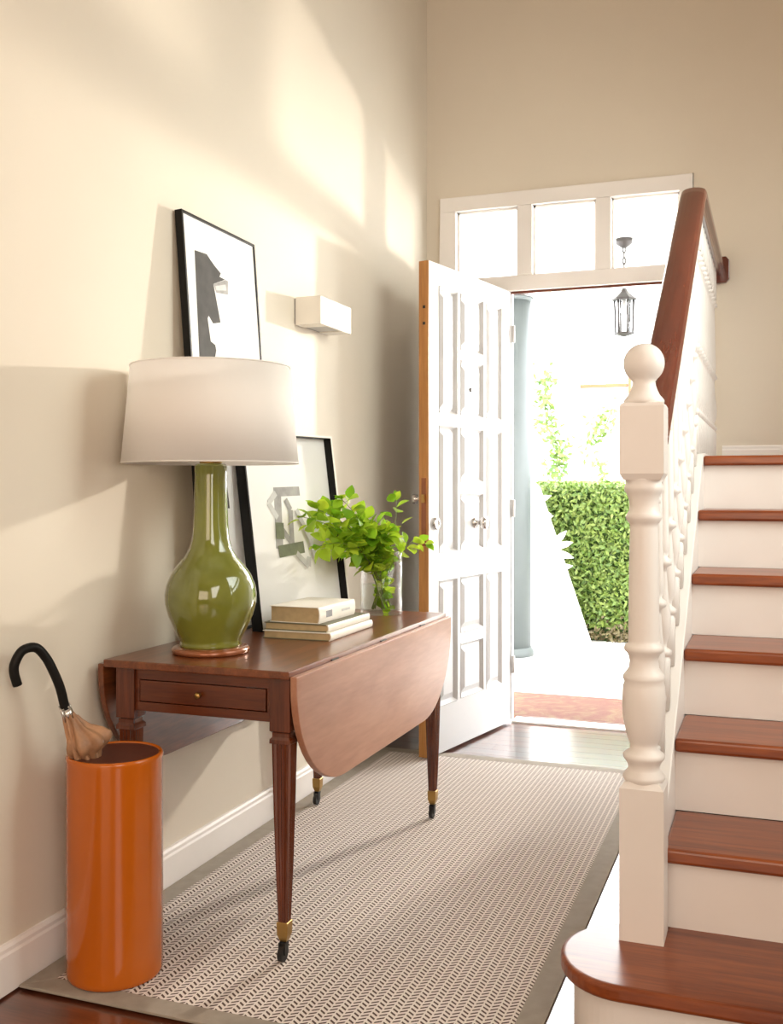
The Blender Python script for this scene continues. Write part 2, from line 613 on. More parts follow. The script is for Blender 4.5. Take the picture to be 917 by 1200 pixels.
# stiles and rails proud of the core
st = MB()
dbox(st, .002, cols[0][0], -.017, 0, DZ0, DZ1)
dbox(st, cols[0][1], cols[1][0], -.017, 0, DZ0, DZ1)
dbox(st, cols[1][1], cols[2][0], -.017, 0, DZ0, DZ1)
dbox(st, cols[2][1], DW, -.017, 0, DZ0, DZ1)
build('stiles', st, M['door_white'], leaf)
ra = MB()
for ci, (a, b) in enumerate(cols):
    rws = rows6 if ci == 1 else rows3
    z = DZ0
    for (r0, r1) in rws:
        dbox(ra, a, b, -.017, 0, z, r0)
        z = r1
    dbox(ra, a, b, -.017, 0, z, DZ1)
build('rails', ra, M['door_white'], leaf)


def frustum(s0, s1, z0, z1):
    mb = MB()
    rings = [(0.0, .0), (.004, .003), (.016, -.013), (.020, -.014), (.046, -.001)]
    vs = []
    for ins, t in rings:
        vs += [D(s0+ins, t, z0+ins), D(s1-ins, t, z0+ins), D(s1-ins, t, z1-ins), D(s0+ins, t, z1-ins)]
    fs = []
    for i in range(len(rings)-1):
        for k in range(4):
            k2 = (k+1) % 4
            fs.append((4*i+k, 4*i+k2, 4*i+4+k2, 4*i+4+k))
    n = 4*(len(rings)-1)
    fs.append((n, n+1, n+2, n+3))
    return mb.add(vs, fs)


for ci, (a, b) in enumerate(cols):
    for (r0, r1) in (rows6 if ci == 1 else rows3):
        build('panel', frustum(a, b, r0, r1), M['door_white'], leaf)
edge = build('door_edge', dbox(MB(), -.0015, .002, -DT, 0, DZ0, DZ1), M['oak_edge'], leaf)
tag(edge, 'bare orange-brown wooden edge')
build('lock_plate', dbox(MB(), -.0035, -.0015, -.034, -.012, .915, 1.205), M['copper'], leaf)
build('latch_bolt', dbox(MB(), -.012, -.0035, -.030, -.016, 1.10, 1.135), M['brass'], leaf)
for z in (1.86, 1.93):
    build('screw', dbox(MB(), -.003, -.0015, -.028, -.016, z, z+.012), M['iron'], leaf)


def dlathe(prof, s, z, seg=20):
    # turned piece whose axis stands out of the door face
    mb = MB()
    vs, n = [], len(prof)
    for r, t in prof:
        for k in range(seg):
            a = 2*PI*k/seg
            vs.append(D(s+r*math.cos(a), t, z+r*math.sin(a)))
    fs = [(i*seg+k, i*seg+(k+1) % seg, (i+1)*seg+(k+1) % seg, (i+1)*seg+k) for i in range(n-1) for k in range(seg)]
    fs.append(tuple((n-1)*seg+k for k in range(seg)))
    return mb.add(vs, fs, True)


build('door_knob', dlathe([(.026, 0), (.026, .006), (.013, .010), (.011, .030), (.022, .036), (.029, .048), (.027, .060), (.014, .067), (.002, .068)], .432, 1.003), M['chrome'], leaf)
build('lock_cylinder', dlathe([(.027, 0), (.027, .010), (.022, .014), (.016, .014), (.014, .009), (.004, .009)], .056, 1.010), M['chrome'], leaf)
build('peephole', dlathe([(.010, -.002), (.010, .004), (.006, .005), (.002, .003)], .392, 1.612), M['iron'], leaf)
build('outer_handle', dlathe([(.020, -DT), (.020, -DT-.006), (.009, -DT-.010), (.009, -DT-.035), (.020, -DT-.042), (.022, -DT-.055), (.010, -DT-.064), (.002, -DT-.065)], .050, 1.115), M['chrome'], leaf)
for z in (.25, 1.02, 1.88):
    mb = MB().lathe([(.010, 0), (.010, .085)], (B2.x+.012, B2.y+.006, z), 12)
    build('hinge', mb, M['door_white'], door)
jb = MB().box(.075, .135, 4.972, 5.06, 0, 2.136).box(1.247, 1.307, 4.972, 5.06, 0, 2.136)
build('door_frame', jb, M['white'], door, bevel=.003)
build('gap_shadow_strip', MB().box(.44, 1.247, 4.988, 5.03, 2.124, 2.1355), M['rail'], door)  # dark strip standing in for the shadow gap under the transom
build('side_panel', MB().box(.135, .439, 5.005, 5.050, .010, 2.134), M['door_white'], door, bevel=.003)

# ============================================================ STAIRCASE
R, RUN, SY, SX = .182, .2697, 2.079, 1.435
stair = thing('staircase', (1.9, 2.05, 0), 'white staircase with mahogany treads, turned balusters and a ball-topped newel post', 'staircase')


def nose(y):
    return R+(y-SY)*R/RUN


TT = .034
# first step with its bull-nose end
cx_, cy_, rx_, ry_ = 1.380, 2.207, .143, .156
out = [(XR-.002, cy_-ry_), (1.47, cy_-ry_)]
for k in range(0, 25):
    a = -PI/2-PI*k/24
    out.append((cx_+rx_*math.cos(a), cy_+ry_*math.sin(a)))
out += [(1.44, cy_+ry_), (1.44, 2.40), (XR-.002, 2.40)]
build('tread', MB().prism(out, lambda a, b, t: (a, b, t), R-TT, R), M['tread'], stair, bevel=.010, bseg=4)
ins = .028
out2 = [(XR-.002, cy_-ry_+ins), (1.43, cy_-ry_+ins)]
for k in range(0, 25):
    a = -PI/2-PI*k/24
    out2.append((cx_+(rx_-ins)*math.cos(a), cy_+(ry_-ins)*math.sin(a)))
out2 += [(1.43, cy_+ry_-ins), (1.43, 2.37), (XR-.002, 2.37)]
build('riser', MB().prism(out2, lambda a, b, t: (a, b, t), 0, R-TT), M['white'], stair, bevel=.001)
for k in range(2, 8):
    yf = SY+(k-1)*RUN
    build('riser', MB().box(SX, XR-.002, yf+.024, yf+.044, (k-1)*R, k*R-TT), M['white'], stair)
    if k < 7:
        build('tread', MB().box(SX, XR-.002, yf, yf+RUN+.024, k*R-TT, k*R), M['tread'], stair, bevel=.008, bseg=3)
yl = SY+6*RUN
build('landing', MB().box(SX, XR-.002, yl, YB-.001, 7*R-TT, 7*R), M['tread'], stair, bevel=.008, bseg=3)
sp_ = [(2.345, .02), (2.345, nose(2.345)+.004), (yl, nose(yl)+.004), (yl+.10, 7*R+.012), (YB-.001, 7*R+.012), (YB-.001, 7*R-.24), (yl+.1, 7*R-.24), (2.72, .02)]
build('stringer', MB().prism(sp_, lambda a, b, t: (t, a, b), 1.362, SX), M['white'], stair, bevel=.003)
build('side_panelling', MB().prism([(2.73, 0), (yl+.1, 7*R-.245), (YB-.001, 7*R-.245), (YB-.001, 0)], lambda a, b, t: (t, a, b), 1.385, 1.425), M['white'], stair)

# newel post
NX, NY, NH = 1.397, 2.312, .0470
nw = MB()


def sq(mb, c, prof):
    return mb.lathe([(r*math.sqrt(2), z) for r, z in prof], c, 4, False, PI/4)


sq(nw, (NX, NY, 0), [(NH, R), (NH, .512), (NH-.010, .524)])
tp = [(.040, .520), (.046, .528), (.045, .534), (.035, .545), (.034, .553), (.037, .562), (.044, .571), (.045, .577), (.042, .582), (.030, .590),
      (.030, .604), (.034, .612), (.040, .632), (.0455, .665), (.047, .700), (.0455, .728), (.042, .738), (.045, .744), (.045, .752), (.041, .757),
      (.033, .768), (.031, .784), (.034, .798), (.042, .806), (.043, .812), (.041, .818), (.034, .823), (.0335, .830), (.033, .90), (.0315, 1.00), (.030, 1.075),
      (.030, 1.083), (.034, 1.088), (.038, 1.095), (.039, 1.101), (.036, 1.107), (.032, 1.113), (.031, 1.125), (.033, 1.140), (.038, 1.152), (.042, 1.158), (.042, 1.168), (.038, 1.174), (.041, 1.180), (.041, 1.188)]
nw.lathe(tp, (NX, NY, 0), 32)
sq(nw, (NX, NY, 0), [(NH-.008, 1.180), (NH, 1.194), (NH, 1.340), (NH-.004, 1.347), (NH-.010, 1.349)])
post = build('newel_post', nw, M['white'], stair)
ball = [(.0435, 1.347), (.0440, 1.354), (.0405, 1.359), (.0345, 1.366), (.0295, 1.376), (.0258, 1.387), (.0245, 1.396)]
bz, br = 1.436, .0445
for k in range(1, 17):
    a = -PI/2+0.55+(PI-0.55)*k/16
    ball.append((max(br*math.cos(a), .0004), bz+br*math.sin(a)))
build('finial', MB().lathe(ball, (NX, NY, 0), 32), M['white'], post)

# hand rails


def rail_section():
    pts = [(-.026, -.052), (.026, -.052), (.030, -.030), (.042, -.022), (.043, -.006)]
    for k in range(0, 9):
        a = PI*k/8
        pts.append((.040*math.cos(a), .014*math.sin(a)-.0))
    pts += [(-.043, -.006), (-.042, -.022), (-.030, -.030)]
    return pts


RX = 1.403


def railz(y):
    return 2.190-(R/RUN)*(3.70-y)


mb = MB()
sec = rail_section()
path = [(2.352, railz(2.352)), (3.66, railz(3.66)), (3.705, railz(3.705)-.004), (3.74, railz(3.705)-.002)]
n = len(sec)
vs = []
for (y, z) in path:
    vs += [(RX+a, y, z+b) for a, b in sec]
fs = [tuple(range(n))[::-1], tuple(range(n*(len(path)-1), n*len(path)))]
for i in range(len(path)-1):
    for k in range(n):
        k2 = (k+1) % n
        fs.append((i*n+k, i*n+k2, (i+1)*n+k2, (i+1)*n+k))
mb.add(vs, fs)
build('handrail', mb, M['rail'], stair, bevel=.002)
ZL = railz(3.705)-.002
build('landing_rail', MB().prism(sec, lambda a, b, t: (RX+a, t, ZL+b), 3.741, 4.958), M['rail'], stair, bevel=.002)
oc = []
for (a, b) in ((.052, -.060), (.066, -.042), (.066, .042), (.052, .060), (-.052, .060), (-.066, .042), (-.066, -.042), (-.052, -.060)):
    oc.append((a, b))
build('wall_plate', MB().prism(oc, lambda a, b, t: (RX+a, t, 2.166+b), 4.958, YB-.0005), M['rail'], stair, bevel=.003)


def baluster(h):
    mb = MB()
    sq(mb, (0, 0, 0), [(.0185, 0), (.0185, .125), (.012, .135)])
    lo = [(.012, .13), (.023, .140), (.023, .150), (.011, .158), (.011, .168), (.017, .185), (.021, .215), (.020, .245), (.014, .300), (.011, .345), (.011, .360),
          (.023, .368), (.023, .380), (.012, .388), (.016, .400), (.0165, .43), (.012, h-.20), (.012, h-.165), (.023, h-.160), (.023, h-.148), (.012, h-.140), (.012, h-.125)]
    mb.lathe(lo, (0, 0, 0), 14)
    sq(mb, (0, 0, 0), [(.012, h-.13), (.0185, h-.118), (.0185, h)])
    return mb


b0 = None
HB = .835
i = 0
y = SY+RUN+.08
while y < yl-.02:
    zb = nose(y)+.0
    h = railz(y)-.050-zb
    o = build('baluster', MB().add([(a+RX-.005, b+y, c+zb) for a, b, c in baluster(h+.006).v], baluster(h+.006).f, True), M['white'], stair, origin=(RX-.005, y, zb)) if b0 is None else dup(b0, stair, (RX-.005, y, zb))
    b0 = b0 or o
    y += RUN/2
hl = ZL-.050-(7*R+.012)
b1 = None
y = yl+.075
while y < 4.95:
    z = 7*R+.012
    if b1 is None:
        q = baluster(hl)
        b1 = build('baluster', MB().add([(a+RX-.005, b+y, c+z) for a, b, c in q.v], q.f, True), M['white'], stair, origin=(RX-.005, y, z))
    else:
        dup(b1, stair, (RX-.005, y, z))
    y += .092
# ============================================================ RUG
rug = thing('rug', (.61, 3.12, 0), 'flat woven beige and brown herringbone rug with a taupe border under the table', 'rug')
rx0, rx1, ry0, ry1, bwid, rz = .019, 1.200, 1.942, 4.300, .060, .0065
build('woven_field', MB().box(rx0+bwid, rx1-bwid, ry0+bwid, ry1-bwid, .0003, rz-.0008), M['weave'], rug)
brd = [[(rx0, ry0), (rx1, ry0), (rx1-bwid, ry0+bwid), (rx0+bwid, ry0+bwid)],
       [(rx1, ry0), (rx1, ry1), (rx1-bwid, ry1-bwid), (rx1-bwid, ry0+bwid)],
       [(rx1, ry1), (rx0, ry1), (rx0+bwid, ry1-bwid), (rx1-bwid, ry1-bwid)],
       [(rx0, ry1), (rx0, ry0), (rx0+bwid, ry0+bwid), (rx0+bwid, ry1-bwid)]]
for q in brd:
    build('border', MB().prism(q, lambda a, b, t: (a, b, t), .0003, rz), M['binding'], rug, bevel=.0015)

# ============================================================ DROP-LEAF TABLE
table = thing('drop_leaf_table', (.32, 2.857, 0), 'reddish mahogany drop-leaf table with tapered legs on brass casters', 'table')
TZ = .721
tx0, tx1, ty0, ty1 = .044, .574, 2.228, 3.486
build('table_top', MB().box(tx0, tx1, ty0, ty1, TZ-.020, TZ), M['table_y'], table, bevel=.003)
lx = (.097, .540)
ly = (2.2746, 3.440)
ap0, ap1 = .590, TZ-.020
# front apron: rails and a drawer
ax0, ax1 = lx[0]+.0265, lx[1]-.0265
fa = MB().box(ax0, ax1, 2.256, 2.290, .672, ap1).box(ax0, ax1, 2.256, 2.290, ap0, .613)
fa.box(ax0, ax0+.012, 2.256, 2.290, .613, .672).box(ax1-.012, ax1, 2.256, 2.290, .613, .672)
build('apron', fa, M['table_x'], table, bevel=.0015)
dr = build('drawer', MB().box(ax0+.0145, ax1-.0145, 2.2535, 2.285, .6155, .6695), M['table_x'], table, bevel=.002)
km = []
kp = [(.004, 0), (.004, .005), (.007, .008), (.0085, .013), (.006, .017), (.001, .018)]
vs = []
for r, t in kp:
    for k in range(16):
        a = 2*PI*k/16
        vs.append((.315+r*math.cos(a), 2.2535-t, .644+r*math.sin(a)))
fs = [(i*16+k, i*16+(k+1) % 16, (i+1)*16+(k+1) % 16, (i+1)*16+k) for i in range(len(kp)-1) for k in range(16)]
build('knob', MB().add(vs, fs, True), M['brass'], dr)
build('apron', MB().box(ax0, ax1, 3.424, 3.456, ap0, ap1), M['table_x'], table, bevel=.0015)
for x in lx:
    build('apron', MB().box(x-.014, x+.014, ly[0]+.02, ly[1]-.02, ap0, ap1), M['table_y'], table, bevel=.0015)
# drop leaves
NL = 14


def leaf_poly(y0, y1, zt, zb, rr, rv):
    pts = [(y0, zt)]
    for k in range(NL+1):
        a = PI/2*k/NL
        pts.append((y0+rr-rr*math.cos(a)**0.9 if False else y0+rr*(1-math.cos(a)), zb+rv*(1-math.sin(a))))
    for k in range(NL+1):
        a = PI/2*(1-k/NL)
        pts.append((y1-rr*(1-math.cos(a)), zb+rv*(1-math.sin(a))))
    pts.append((y1, zt))
    return pts


lp = leaf_poly(ty0+.002, ty1-.002, TZ-.012, .402, .30, .285)
build('drop_leaf', MB().prism(lp, lambda a, b, t: (t, a, b), .5765, .5945), M['table_leaf_lit'], table, bevel=.0025)
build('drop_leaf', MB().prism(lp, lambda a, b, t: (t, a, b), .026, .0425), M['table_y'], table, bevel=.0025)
for yy in (2.50, 2.86, 3.22):
    build('hinge', MB().box(.5685, .5785, yy-.022, yy+.022, TZ-.016, TZ-.009), M['iron'], table)
build('leaf_bracket', MB().box(.042, .080, 2.60, 2.632, .548, .588), M['iron'], table, bevel=.002)
# legs
first = None
for x in lx:
    for y in ly:
        if first is None:
            q = MB()
            sq(q, (x, y, 0), [(.0275, .570), (.0275, .562+.139)])
            sq(q, (x, y, 0), [(.0275, .571), (.0225, .566), (.0225, .556), (.0275, .550), (.0280, .540)])
            # reeded taper: star-shaped section
            seg = 32
            vs, rows_ = [], [(.540, .0262), (.40, .0232), (.25, .0192), (.098, .0135)]
            for z, r in rows_:
                for k in range(seg):
                    a = 2*PI*k/seg
                    c, s = math.cos(a), math.sin(a)
                    m_ = r/max(abs(c), abs(s))
                    m_ = min(m_, r*1.22)
                    g = 1.0-.13*(0.5+0.5*math.cos(a*8*2))*(1 if k % 2 == 0 else 0)
                    vs.append((x+c*m_*g, y+s*m_*g, z))
            fs = [(i*seg+k, i*seg+(k+1) % seg, (i+1)*seg+(k+1) % seg, (i+1)*seg+k) for i in range(len(rows_)-1) for k in range(seg)]
            fs.append(tuple(range(seg)))
            fs.append(tuple(range(seg*(len(rows_)-1), seg*len(rows_))))
            q.add(vs, fs)
            lg = build('leg', q, M['table_z'], table, origin=(x, y, .098), bevel=.001)
            cp = build('ferrule', sq(MB(), (x, y, 0), [(.0135, .102), (.0150, .100), (.0140, .070), (.0095, .056), (.0070, .050)]), M['brass'], lg, origin=(x, y, .050), bevel=.001)
            cs = MB()
            cs.box(x-.009, x-.0065, y-.016, y+.004, .024, .052).box(x+.0065, x+.009, y-.016, y+.004, .024, .052).box(x-.009, x+.009, y-.010, y+.006, .046, .053)
            vs = []
            for t in (-.006, .006):
                for k in range(20):
                    a = 2*PI*k/20
                    vs.append((x+t, y-.010+.0195*math.cos(a), rz+.0195+.0195*math.sin(a)))
            fs = [tuple(range(20)), tuple(range(20, 40))]+[(k, (k+1) % 20, 20+(k+1) % 20, 20+k) for k in range(20)]
            cs.add(vs, fs)
            wh = build('caster', cs, M['black_matt'], lg, origin=(x, y, rz))
            first = (lg, cp, wh)
        else:
            lg = dup(first[0], table, (x, y, .098))
            dup(first[1], lg, (x, y, .050))
            dup(first[2], lg, (x, y, rz))

# ============================================================ LAMP
LX, LY = .2425, 2.430
lampo = thing('table_lamp', (LX, LY, TZ), 'table lamp with a green glazed bottle body and a white tapered shade', 'lamp')
build('lamp_base', MB().lathe([(.100, TZ), (.104, TZ+.004), (.104, TZ+.012), (.097, TZ+.017), (.088, TZ+.019)], (LX, LY, 0), 48), M['copper'], lampo)
zs = TZ+.018
bp = [(.080, zs), (.083, zs+.004), (.080, zs+.010), (.083, zs+.020), (.098, zs+.048), (.113, zs+.082), (.1215, zs+.115), (.1225, zs+.140), (.118, zs+.165), (.106, zs+.193),
      (.088, zs+.218), (.070, zs+.238), (.057, zs+.260), (.0495, zs+.288), (.0465, zs+.330), (.0445, zs+.390), (.0430, zs+.450), (.0435, zs+.482), (.041, zs+.488), (.022, zs+.490)]
build('lamp_body', MB().lathe(bp, (LX, LY, 0), 64), M['green_glaze'], lampo)
zt = zs+.490
build('collar', MB().lathe([(.030, zt-.002), (.030, zt+.008), (.014, zt+.012), (.014, zt+.060), (.004, zt+.064), (.004, 1.470), (.010, 1.472), (.010, 1.478), (.001, 1.480)], (LX, LY, 0), 24), M['brass'], lampo)
SB, ST, RB, RT = 1.230, 1.488, .2355, .2115
shp = [(RB, SB), (RT, ST), (RT-.0035, ST), (RB-.0035, SB), (RB, SB)]
mb = MB()
seg = 72
vs = []
for r, z in shp[:4]:
    for k in range(seg):
        a = 2*PI*k/seg
        vs.append((LX+r*math.cos(a), LY+r*math.sin(a), z))
fs = [(i*seg+k, i*seg+(k+1) % seg, ((i+1) % 4)*seg+(k+1) % seg, ((i+1) % 4)*seg+k) for i in range(4) for k in range(seg)]
shd = build('lamp_shade', mb.add(vs, fs, True), M['linen'], lampo)
for z, r in ((SB, RB), (ST, RT)):
    trm = MB().tube([(LX+(r+.0005)*math.cos(2*PI*k/48), LY+(r+.0005)*math.sin(2*PI*k/48), z) for k in range(49)], .0022, 6, cap=False)
    build('shade_piping', trm, M['linen'], shd)
sp3 = MB()
for k in range(3):
    a = 2*PI*k/3+.4
    sp3.tube([(LX, LY, 1.470), (LX+(RT-.003)*math.cos(a), LY+(RT-.003)*math.sin(a), ST-.006)], .0018, 6)
build('shade_spider', sp3, M['brass'], shd)


# ============================================================ PICTURES
def framed(name, label, B, adeg, lean, w, h, depth, fw, border, mats, shapes, lit_edge):
    """B: front bottom near corner; the picture runs along the wall; lean back in degrees"""
    a, l = math.radians(adeg), math.radians(lean)
    d = Vector((math.sin(a), math.cos(a), 0))
    n0 = Vector((math.cos(a), -math.sin(a), 0))
    up = Vector((0, 0, 1))*math.cos(l)-n0*math.sin(l)
    nn = n0*math.cos(l)+Vector((0, 0, 1))*math.sin(l)
    B = Vector(B)

    def Q(s, t, q):
        return tuple(B+d*s+up*t+nn*q)

    def qbox(mb, s0, s1, t0, t1, q0, q1):
        return mb.hexa([Q(s0, t0, q0), Q(s1, t0, q0), Q(s1, t0, q1), Q(s0, t0, q1), Q(s0, t1, q0), Q(s1, t1, q0), Q(s1, t1, q1), Q(s0, t1, q1)])
    root = thing(name, Q(w/2, 0, -depth/2), label, 'picture')
    for (s0, s1, t0, t1) in ((0, fw, 0, h), (w-fw, w, 0, h), (fw, w-fw, 0, fw), (fw, w-fw, h-fw, h)):
        build('frame_bar', qbox(MB(), s0, s1, t0, t1, -depth, 0), mats[0], root, bevel=.0008)
    if lit_edge:
        lb = MB()
        for (s0, s1, t0, t1) in ((w-fw, w, 0, h), (fw, w-fw, h-fw, h)):
            qbox(lb, s0, s1, t0, t1, 0.0, .0015)
        build('lit_frame_edge', lb, mats[2], root)  # pale strips paint strobe light on the frame's top and right edges
    build('mount', qbox(MB(), fw, w-fw, fw, h-fw, -depth, -border), mats[1], root)
    art = None
    prt = root
    for i, (poly, m_) in enumerate(shapes):
        q0 = -border+.0004+i*.00025
        pp = [(p[0]*w, p[1]*h) for p in poly]
        prt_o = build('print', MB().prism(pp, lambda x, y, t: Q(x, y, t), q0-.0003, q0), m_, root)
    return root


s1 = [([(.075, .30), (.143, .915), (.30, .918), (.346, .907), (.396, .897), (.475, .884), (.453, .874), (.530, .872), (.362, .850), (.391, .809), (.425, .758), (.323, .750), (.271, .766), (.254, .759), (.276, .704), (.333, .698), (.342, .685), (.321, .669), (.36, .60), (.33, .48), (.38, .30)], M['ink']),
      ([(.362, .850), (.538, .872), (.569, .871), (.555, .836), (.393, .830)], M['ink_grey']),
      ([(.385, .846), (.530, .860), (.535, .845), (.395, .836)], M['ink_pale'])]
framed('framed_print', 'tall thin black framed photograph of a dark building, leaning behind the lamp', (.126, 2.625, TZ), -1.5, 4.3, .478, 1.268, .024, .009, .004, (M['black'], M['paper']), s1, False)


def stroke(pts, w):
    """a band of constant width along a polyline, as quads"""
    out_ = []
    for (a, b) in zip(pts[:-1], pts[1:]):
        v = Vector((b[0]-a[0], b[1]-a[1]))
        v.normalize()
        nrm = Vector((-v.y, v.x))*w/2
        out_.append([(a[0]+nrm.x, a[1]+nrm.y*.65), (a[0]-nrm.x, a[1]-nrm.y*.65), (b[0]-nrm.x, b[1]-nrm.y*.65), (b[0]+nrm.x, b[1]+nrm.y*.65)])
    return out_


s2 = []
for pts_, w_, m_ in (([(.385, .700), (.345, .400)], .075, 'ink_grey'), ([(.345, .695), (.630, .700)], .075, 'ink_grey'), ([(.365, .690), (.275, .637), (.355, .560)], .045, 'ink_pale'),
                     ([(.370, .520), (.485, .420), (.505, .600), (.46, .655)], .045, 'ink_grey'), ([(.368, .535), (.362, .450)], .085, 'ink_green'), ([(.330, .385), (.610, .400)], .095, 'ink_green'),
                     ([(.520, .370), (.640, .295), (.655, .345)], .045, 'ink_pale'), ([(.565, .600), (.690, .440), (.725, .340)], .04, 'ink_pale')):
    for q in stroke(pts_, w_):
        s2.append((q, M[m_]))
framed('abstract_print', 'deep black box frame with a grey and green abstract print, leaning behind the books', (.196, 2.815, TZ), 11.0, 7.6, .490, .628, .038, .007, .030, (M['black'], M['paper'], M['sconce']), s2, True)


# ============================================================ BOOKS
def book(name, label, x0, x1, y0, y1, z0, z1, rot, cover, cover2, labelled=False, tc=.0025):
    cx, cy = (x0+x1)/2, (y0+y1)/2
    root = thing(name, (cx, cy, z0), label, 'book', 'books stacked on the table')
    c, s = math.cos(rot), math.sin(rot)

    def T(x, y, z):
        return (cx+(x-cx)*c-(y-cy)*s, cy+(x-cx)*s+(y-cy)*c, z)

    def rb(mb, a0, a1, b0, b1, c0, c1):
        return mb.hexa([T(a0, b0, c0), T(a1, b0, c0), T(a1, b1, c0), T(a0, b1, c0), T(a0, b0, c1), T(a1, b0, c1), T(a1, b1, c1), T(a0, b1, c1)])
    build('cover', rb(MB(), x0, x1-.004, y0, y1, z0, z0+tc), cover2, root, bevel=.0008)
    build('cover', rb(MB(), x0, x1-.004, y0, y1, z1-tc, z1), cover, root, bevel=.0008)
    # rounded spine on the right
    sp = MB()
    prof = []
    for k in range(9):
        a = -PI/2+PI*k/8
        prof.append((x1-.006+.006*math.cos(a), (z0+z1)/2+(z1-z0)/2*math.sin(a)))
    for k in range(8, -1, -1):
        a = -PI/2+PI*k/8
        prof.append((x1-.009+.006*math.cos(a), (z0+z1)/2+((z1-z0)/2-.002)*math.sin(a)))
    spo = build('spine', sp.prism(prof, lambda a, b, t: T(a, t, b), y0, y1), M['cover'], root)
    pg = MB()
    pr = [(x0+.004, z0+tc), (x1-.0065, z0+tc), (x1-.004, (z0+z1)/2), (x1-.0065, z1-tc), (x0+.004, z1-tc)]
    build('page_block', pg.prism(pr, lambda a, b, t: T(a, t, b), y0+.004, y1-.004), M['pages'], root)
    if labelled:
        zc = (z0+z1)/2
        build('spine_label', rb(MB(), x1-.0005, x1+.0006, y0+.045, y0+.085, zc-.009, zc+.010), M['label_grey'], spo)
        build('spine_title', rb(MB(), x1-.0005, x1+.0006, y0+.155, y0+.215, zc-.003, zc+.004), M['ink_pale'], spo)
    return root


book('large_book', 'large flat ivory book lying at the bottom of the stack on the table', .250, .470, 2.712, 3.045, TZ, TZ+.0235, .01, M['cover'], M['cover_olive'])
book('large_book', 'olive edged flat book in the middle of the stack of three', .252, .462, 2.722, 3.035, TZ+.024, TZ+.046, -.01, M['cover_olive'], M['cover_olive'])
book('thick_book', 'thick ivory book with a small grey square on its spine, on top of the stack', .268, .432, 2.728, 2.985, TZ+.0465, TZ+.094, -.02, M['cover'], M['cover'], True, .002)

# ============================================================ VASE AND BRANCHES
VX, VY = .372, 3.375
vase = thing('glass_vase', (VX, VY, TZ), 'clear cylindrical glass vase half full of water holding leafy branches', 'vase')
VR, VH = .073, .222
gp = [(.0005, TZ+.0003), (VR-.004, TZ+.0003), (VR, TZ+.004), (VR, TZ+VH), (VR-.003, TZ+VH), (VR-.0035, TZ+.014), (.0005, TZ+.012)]
build('vase_glass', MB().lathe(gp, (VX, VY, 0), 48), M['glass'], vase)
wp = [(.0005, TZ+.0125), (VR-.0042, TZ+.0145), (VR-.0042, TZ+.105), (.0005, TZ+.105)]
build('water', MB().lathe(wp, (VX, VY, 0), 48), M['water'], vase)


def leaf_mesh(name, ln, wd, fold, curl):
    rows_ = [(0, .02), (.12, .45), (.3, .92), (.5, 1.0), (.72, .75), (.9, .32), (1.0, .02)]
    vs, fs = [], []
    for t, w_ in rows_:
        x = t*ln
        z = -curl*ln*t*t
        h = wd/2*w_
        vs += [(x, -h, z+fold*h), (x, 0, z), (x, h, z+fold*h)]
    for i in range(len(rows_)-1):
        for k in range(2):
            fs.append((3*i+k, 3*i+k+1, 3*i+3+k+1, 3*i+3+k))
    me = bpy.data.meshes.new(name)
    me.from_pydata(vs, [], fs)
    me.polygons.foreach_set('use_smooth', [True]*len(fs))
    me.materials.append(M['leaf'])
    return me


LM = [leaf_mesh('leaf', .064, .049, .30, .15), leaf_mesh('leaf', .056, .044, .22, .30), leaf_mesh('leaf', .048, .037, .35, .05)]


def add_leaf(parent, pos, direction, roll, scale):
    o = bpy.data.objects.new('leaf', random.choice(LM))
    C.objects.link(o)
    place(o, parent, pos)
    d = Vector(direction).normalized()
    q = d.to_track_quat('X', 'Z')
    o.rotation_mode = 'QUATERNION'
    from mathutils import Quaternion
    o.rotation_quaternion = q @ Quaternion((1, 0, 0), roll)
    o.scale = (scale,)*3
    return o


def bez(p0, p1, p2, p3, n):
    r = []
    for i in range(n+1):
        t = i/n
        a, b, c, d = (1-t)**3, 3*t*(1-t)**2, 3*t*t*(1-t), t**3
        r.append(Vector(p0)*a+Vector(p1)*b+Vector(p2)*c+Vector(p3)*d)
    return r


